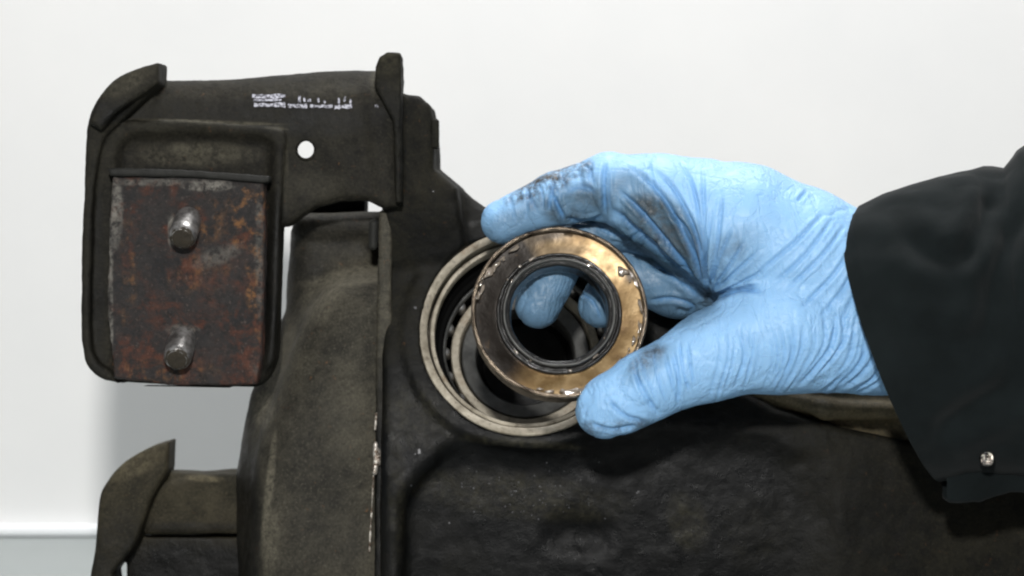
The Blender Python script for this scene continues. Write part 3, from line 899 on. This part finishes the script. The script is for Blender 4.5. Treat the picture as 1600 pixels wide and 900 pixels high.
def family(A, B, n, wd, dp, jit=5, **kw):
    for i in range(n):
        t = (i + rr.uniform(-.35, .35)) / max(1, n - 1); t = min(1, max(0, t))
        pts = [((1 - t) * a_[0] + t * b_[0] + rr.uniform(-jit, jit), (1 - t) * a_[1] + t * b_[1] + rr.uniform(-jit, jit)) for a_, b_ in zip(A, B)]
        c0 = rr.uniform(0, .25); c1 = rr.uniform(.75, 1)
        P = smooth_pts(pts, 8); n_ = len(P); P = P[int(c0 * n_):max(int(c0 * n_) + 3, int(c1 * n_))]
        crease_line(P[::3] + [P[-1]], wd * rr.uniform(.7, 1.3), dp * rr.uniform(.5, 1.3), **kw)
# wrist folds, upper
for p in ([(1206, 446), (1258, 398), (1304, 338)], [(1226, 456), (1280, 404), (1322, 350)], [(1248, 484), (1300, 432), (1330, 388)], [(1180, 430), (1240, 380), (1290, 330)], [(1246, 316), (1252, 308), (1262, 298)]):
    crease_line(p, 3.6, 4.6)
family([(1270, 500), (1310, 450), (1335, 410)], [(1330, 520), (1345, 480), (1352, 450)], 4, 3.5, 4)
# lower wrist and heel arcs
family([(1122, 505), (1124, 560), (1100, 640)], [(1210, 510), (1212, 560), (1190, 622)], 9, 2.8, 2.6, 4)
family([(1215, 500), (1220, 560), (1192, 622)], [(1330, 470), (1318, 540), (1240, 625)], 12, 3.0, 3.2, 5)
family([(1340, 490), (1325, 560), (1262, 626)], [(1392, 560), (1370, 595), (1300, 628)], 9, 3.3, 4.0, 5)
# radial folds out of the web of the thumb
for ex, ey in ((1076, 262), (1098, 255), (1112, 330), (1130, 300), (1146, 352), (1166, 372), (1190, 388), (1200, 420), (1192, 444)):
    crease_line([(1108, 462), ((1108 + ex) / 2 + rr.uniform(-6, 6), (462 + ey) / 2), (ex, ey)], 3.2, 4.2)
crease_line([(1104, 470), (1125, 462), (1160, 452), (1195, 455)], 6, 7)
# index side: deep grooves running from the second joint into the web
crease_line([(950, 322), (985, 352), (1040, 400), (1102, 462)], 6, 11)
crease_line([(962, 292), (1010, 340), (1060, 400), (1106, 460)], 4.5, 8)
crease_line([(985, 262), (1030, 300), (1072, 370), (1107, 458)], 4.5, 7)
crease_line([(1020, 262), (1056, 300), (1090, 370), (1108, 450)], 4.0, 6)
crease_line([(1042, 330), (1075, 360), (1096, 420)], 4.0, 6)
crease_line([(1062, 250), (1082, 290), (1096, 340)], 3.0, 4)
crease_line([(1012, 244), (1022, 290), (1030, 320)], 3.0, 3)
# joints of the index
crease_line([(946, 252), (944, 290), (946, 336)], 4.5, 7)
crease_line([(952, 262), (951, 300), (955, 330)], 3.0, 4)
crease_line([(862, 300), (872, 322), (882, 344)], 4.0, 8)
crease_line([(866, 282), (862, 300), (858, 330)], 3.5, 6)
crease_line([(884, 300), (905, 292), (932, 300)], 5.0, 4)
crease_line([(884, 340), (915, 346), (944, 336)], 4.0, 5)
family([(800, 300), (806, 330), (812, 360)], [(930, 250), (930, 270), (926, 300)], 10, 3.0, 3.0, 10)
# thumb
family([(985, 548), (1004, 600), (1028, 655)], [(1075, 520), (1085, 580), (1095, 632)], 6, 3.2, 4.0, 6)
for p in ([(948, 622), (975, 648), (1012, 660)], [(986, 572), (1004, 606), (1030, 650)], [(920, 660), (955, 670), (1000, 662)], [(1050, 545), (1060, 590), (1058, 640)]):
    crease_line(p, 4.0, 4.0)
# fingers behind
crease_line([(1012, 470), (1050, 466), (1082, 478), (1072, 492)], 4, 5, -1e9)
crease_line([(1010, 410), (1050, 430), (1100, 470)], 5, 5)
crease_line([(900, 455), (925, 470), (940, 500)], 3, 4)
crease_line([(925, 350), (965, 368), (1004, 366)], 3.5, 4)
rid = np.abs(fbm(V * np.array([1.0, 1.0, .7]), 46, 71, 3)); amt = np.clip(.35 + blobs(x, y, [(960, 640, 70, 50, .8, 0), (870, 300, 90, 50, .8, -15), (1000, 350, 90, 60, .7, 0), (1060, 460, 70, 60, .8, 0), (850, 460, 90, 90, .8, 0), (1330, 420, 60, 120, .7, 0)]), 0, 1)
disp = disp - 1.9 * amt * np.exp(-(rid / .05) ** 2) + .6 * amt * np.clip(rid / .3, 0, 1)
V = V + N * disp[:, None]
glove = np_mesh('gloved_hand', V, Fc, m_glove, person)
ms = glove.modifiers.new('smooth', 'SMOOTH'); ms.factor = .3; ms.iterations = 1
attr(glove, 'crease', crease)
fl_ = fbm(V, 26, 41, 4)
gr = blobs(x, y, [(826, 298, 46, 15, 1, -22), (862, 280, 52, 22, 1, -24), (905, 262, 26, 14, .8, -10), (845, 318, 30, 12, .5, 0), (925, 300, 40, 30, .35, 0), (1030, 350, 60, 34, .75, 48), (1075, 400, 30, 50, .6, -20), (960, 668, 60, 12, .85, -8), (925, 668, 18, 12, .6, 0), (1012, 560, 34, 14, .75, -36), (1140, 390, 26, 26, .35, 0), (1108, 464, 18, 14, .5, 0), (1140, 455, 34, 6, .5, -8), (1060, 345, 14, 24, .5, 0), (885, 335, 40, 14, .5, 0)])
attr(glove, 'grime', np.clip(gr * (1 + .5 * fl_), 0, 1))
fi = blobs(x, y, [(905, 325, 80, 34, .85, -6), (1035, 370, 96, 54, 1.2, 44), (900, 325, 60, 18, .7, 0), (810, 355, 80, 34, .62, -22), (985, 300, 40, 36, .6, 40), (1150, 400, 50, 60, .25, 0), (1010, 570, 50, 22, .4, -35), (1060, 460, 70, 50, .6, 30), (1115, 420, 26, 50, .5, -20)])  # dirt film plus shade painted on the index underside and side
gap_shade = (zd < HZ + 47) & (x < 1112) & (y > 330)
fi = np.where(gap_shade, np.maximum(fi, .72), fi)  # shade on the fingers behind the seal, put into the colour
attr(glove, 'film_shade', np.clip(fi + .12 * fl_, 0, 1))

# --- sleeve
def sleeve_ring(top, bot, z, zr, bow, n=96):
    c = (np.array(top) + np.array(bot)) / 2; h_ = (np.array(top) - np.array(bot)) / 2
    out = []
    for i in range(n):
        t = 2 * math.pi * i / n
        px, py = c + h_ * math.cos(t)
        s_ = math.sin(t)
        s_ = math.copysign(abs(s_) ** .85, s_)
        out.append(U(px - bow * s_, py, z + zr * s_))
    return out
ctrl = [  # top, bottom, z centre, z radius, bow
    ((1326, 338), (1476, 752), 168, 136, 42),
    ((1345, 318), (1492, 752), 167, 140, 40),
    ((1400, 298), (1520, 748), 164, 144, 34),
    ((1470, 276), (1560, 752), 162, 146, 26),
    ((1535, 262), (1610, 762), 160, 152, 18),
    ((1568, 264), (1640, 775), 160, 150, 12),
    ((1590, 236), (1680, 790), 160, 158, 8),
    ((1630, 210), (1720, 800), 160, 166, 4),
    ((1800, 190), (1850, 820), 160, 172, 0),
    ((2050, 200), (2050, 830), 160, 176, 0)]
dense = []
arr = np.array([[*a_, *b_, c_, d_, e_] for a_, b_, c_, d_, e_ in ctrl])
for i in range(len(arr) - 1):
    for j in range(12):
        t = j / 12
        dense.append(arr[i] * (1 - t) + arr[i + 1] * t)
dense.append(arr[-1])
dense = np.array(dense)
NS = 144
V = np.array([p for r_ in dense for p in sleeve_ring(r_[:2], r_[2:4], r_[4], r_[5], r_[6], NS)])
i = np.arange(NS); i2 = (i + 1) % NS
Fc = np.concatenate([np.stack([j * NS + i, j * NS + i2, (j + 1) * NS + i2, (j + 1) * NS + i], 1) for j in range(len(dense) - 1)])
N = vnorm(V, Fc)
cen = V.reshape(len(dense), NS, 3).mean(1).repeat(NS, 0)
sgn = np.sign(np.sum(N * (V - cen), 1)).mean()
if sgn < 0: Fc = Fc[:, ::-1]; N = -N
x, y = img(V)
disp = fbm(V, 120, 51, 3) * 12 + fbm(V * np.array([.45, 1, 1.0]), 42, 52, 3) * 4.5
front = np.clip(-N[:, 1] * 2 + .6, 0, 1)
zd = -V[:, 1]; crease = np.zeros(len(V))
for p, wd, dp in (([(1335, 372), (1345, 440), (1372, 540), (1420, 650), (1470, 720)], 3.5, 0), ([(1560, 285), (1530, 360), (1500, 420)], 16, 9), ([(1600, 300), (1560, 420), (1540, 560)], 20, 8), ([(1400, 360), (1460, 400), (1540, 400)], 18, 6), ([(1450, 690), (1520, 640), (1600, 600)], 18, 7), ([(1400, 500), (1470, 540), (1560, 520)], 22, 5)):
    if dp: crease_line(p, wd, dp * 1.7, mask=front)
V = V + N * disp[:, None]
sl = np_mesh('jacket_sleeve', V, Fc, m_cloth, person)
so = sl.modifiers.new('thickness', 'SOLIDIFY'); so.thickness = 7 * S; so.offset = -1

# hem stitching row and cuff tab with its snap
hem_o = None
f = Field((640, -320, -400), (980, -60, -200), 2.6)
tabp = smooth_pts([(1476, 742), (1474, 775), (1490, 786), (1520, 782), (1560, 770), (1600, 770), (1700, 778)], 5) + smooth_pts([(1700, 716), (1620, 720), (1560, 718), (1496, 722)], 4)
f.poly(tabp, 172, 212, 1, 10, zref=200)
f.capsule(U(1484, 779, 205), U(1530, 779, 205), 5, 5, 4)
f.capsule(U(1530, 779, 205), U(1580, 764, 205), 5, 5, 4)
f.capsule(U(1580, 764, 205), U(1700, 774, 205), 5, 5, 4)
V, Fc = f.mesh(); N = vnorm(V, Fc)
V = V + N * (fbm(V, 44, 61, 3) * 4)[:, None]
tab = np_mesh('cuff_tab', V, Fc, m_cloth, sl)
sc_ = U(1543, 716, 262)
ns = np.array([-.05, -.9, .25])
sb = lathe('snap_button', [(11, -8), (10.5, 0), (9, 1.6), (7, 1.0), (6, -.5), (4.5, .3), (2.5, 1.6), (.05, 2.0)], sc_, ns, m_snap, sl, 40, .4, 4)
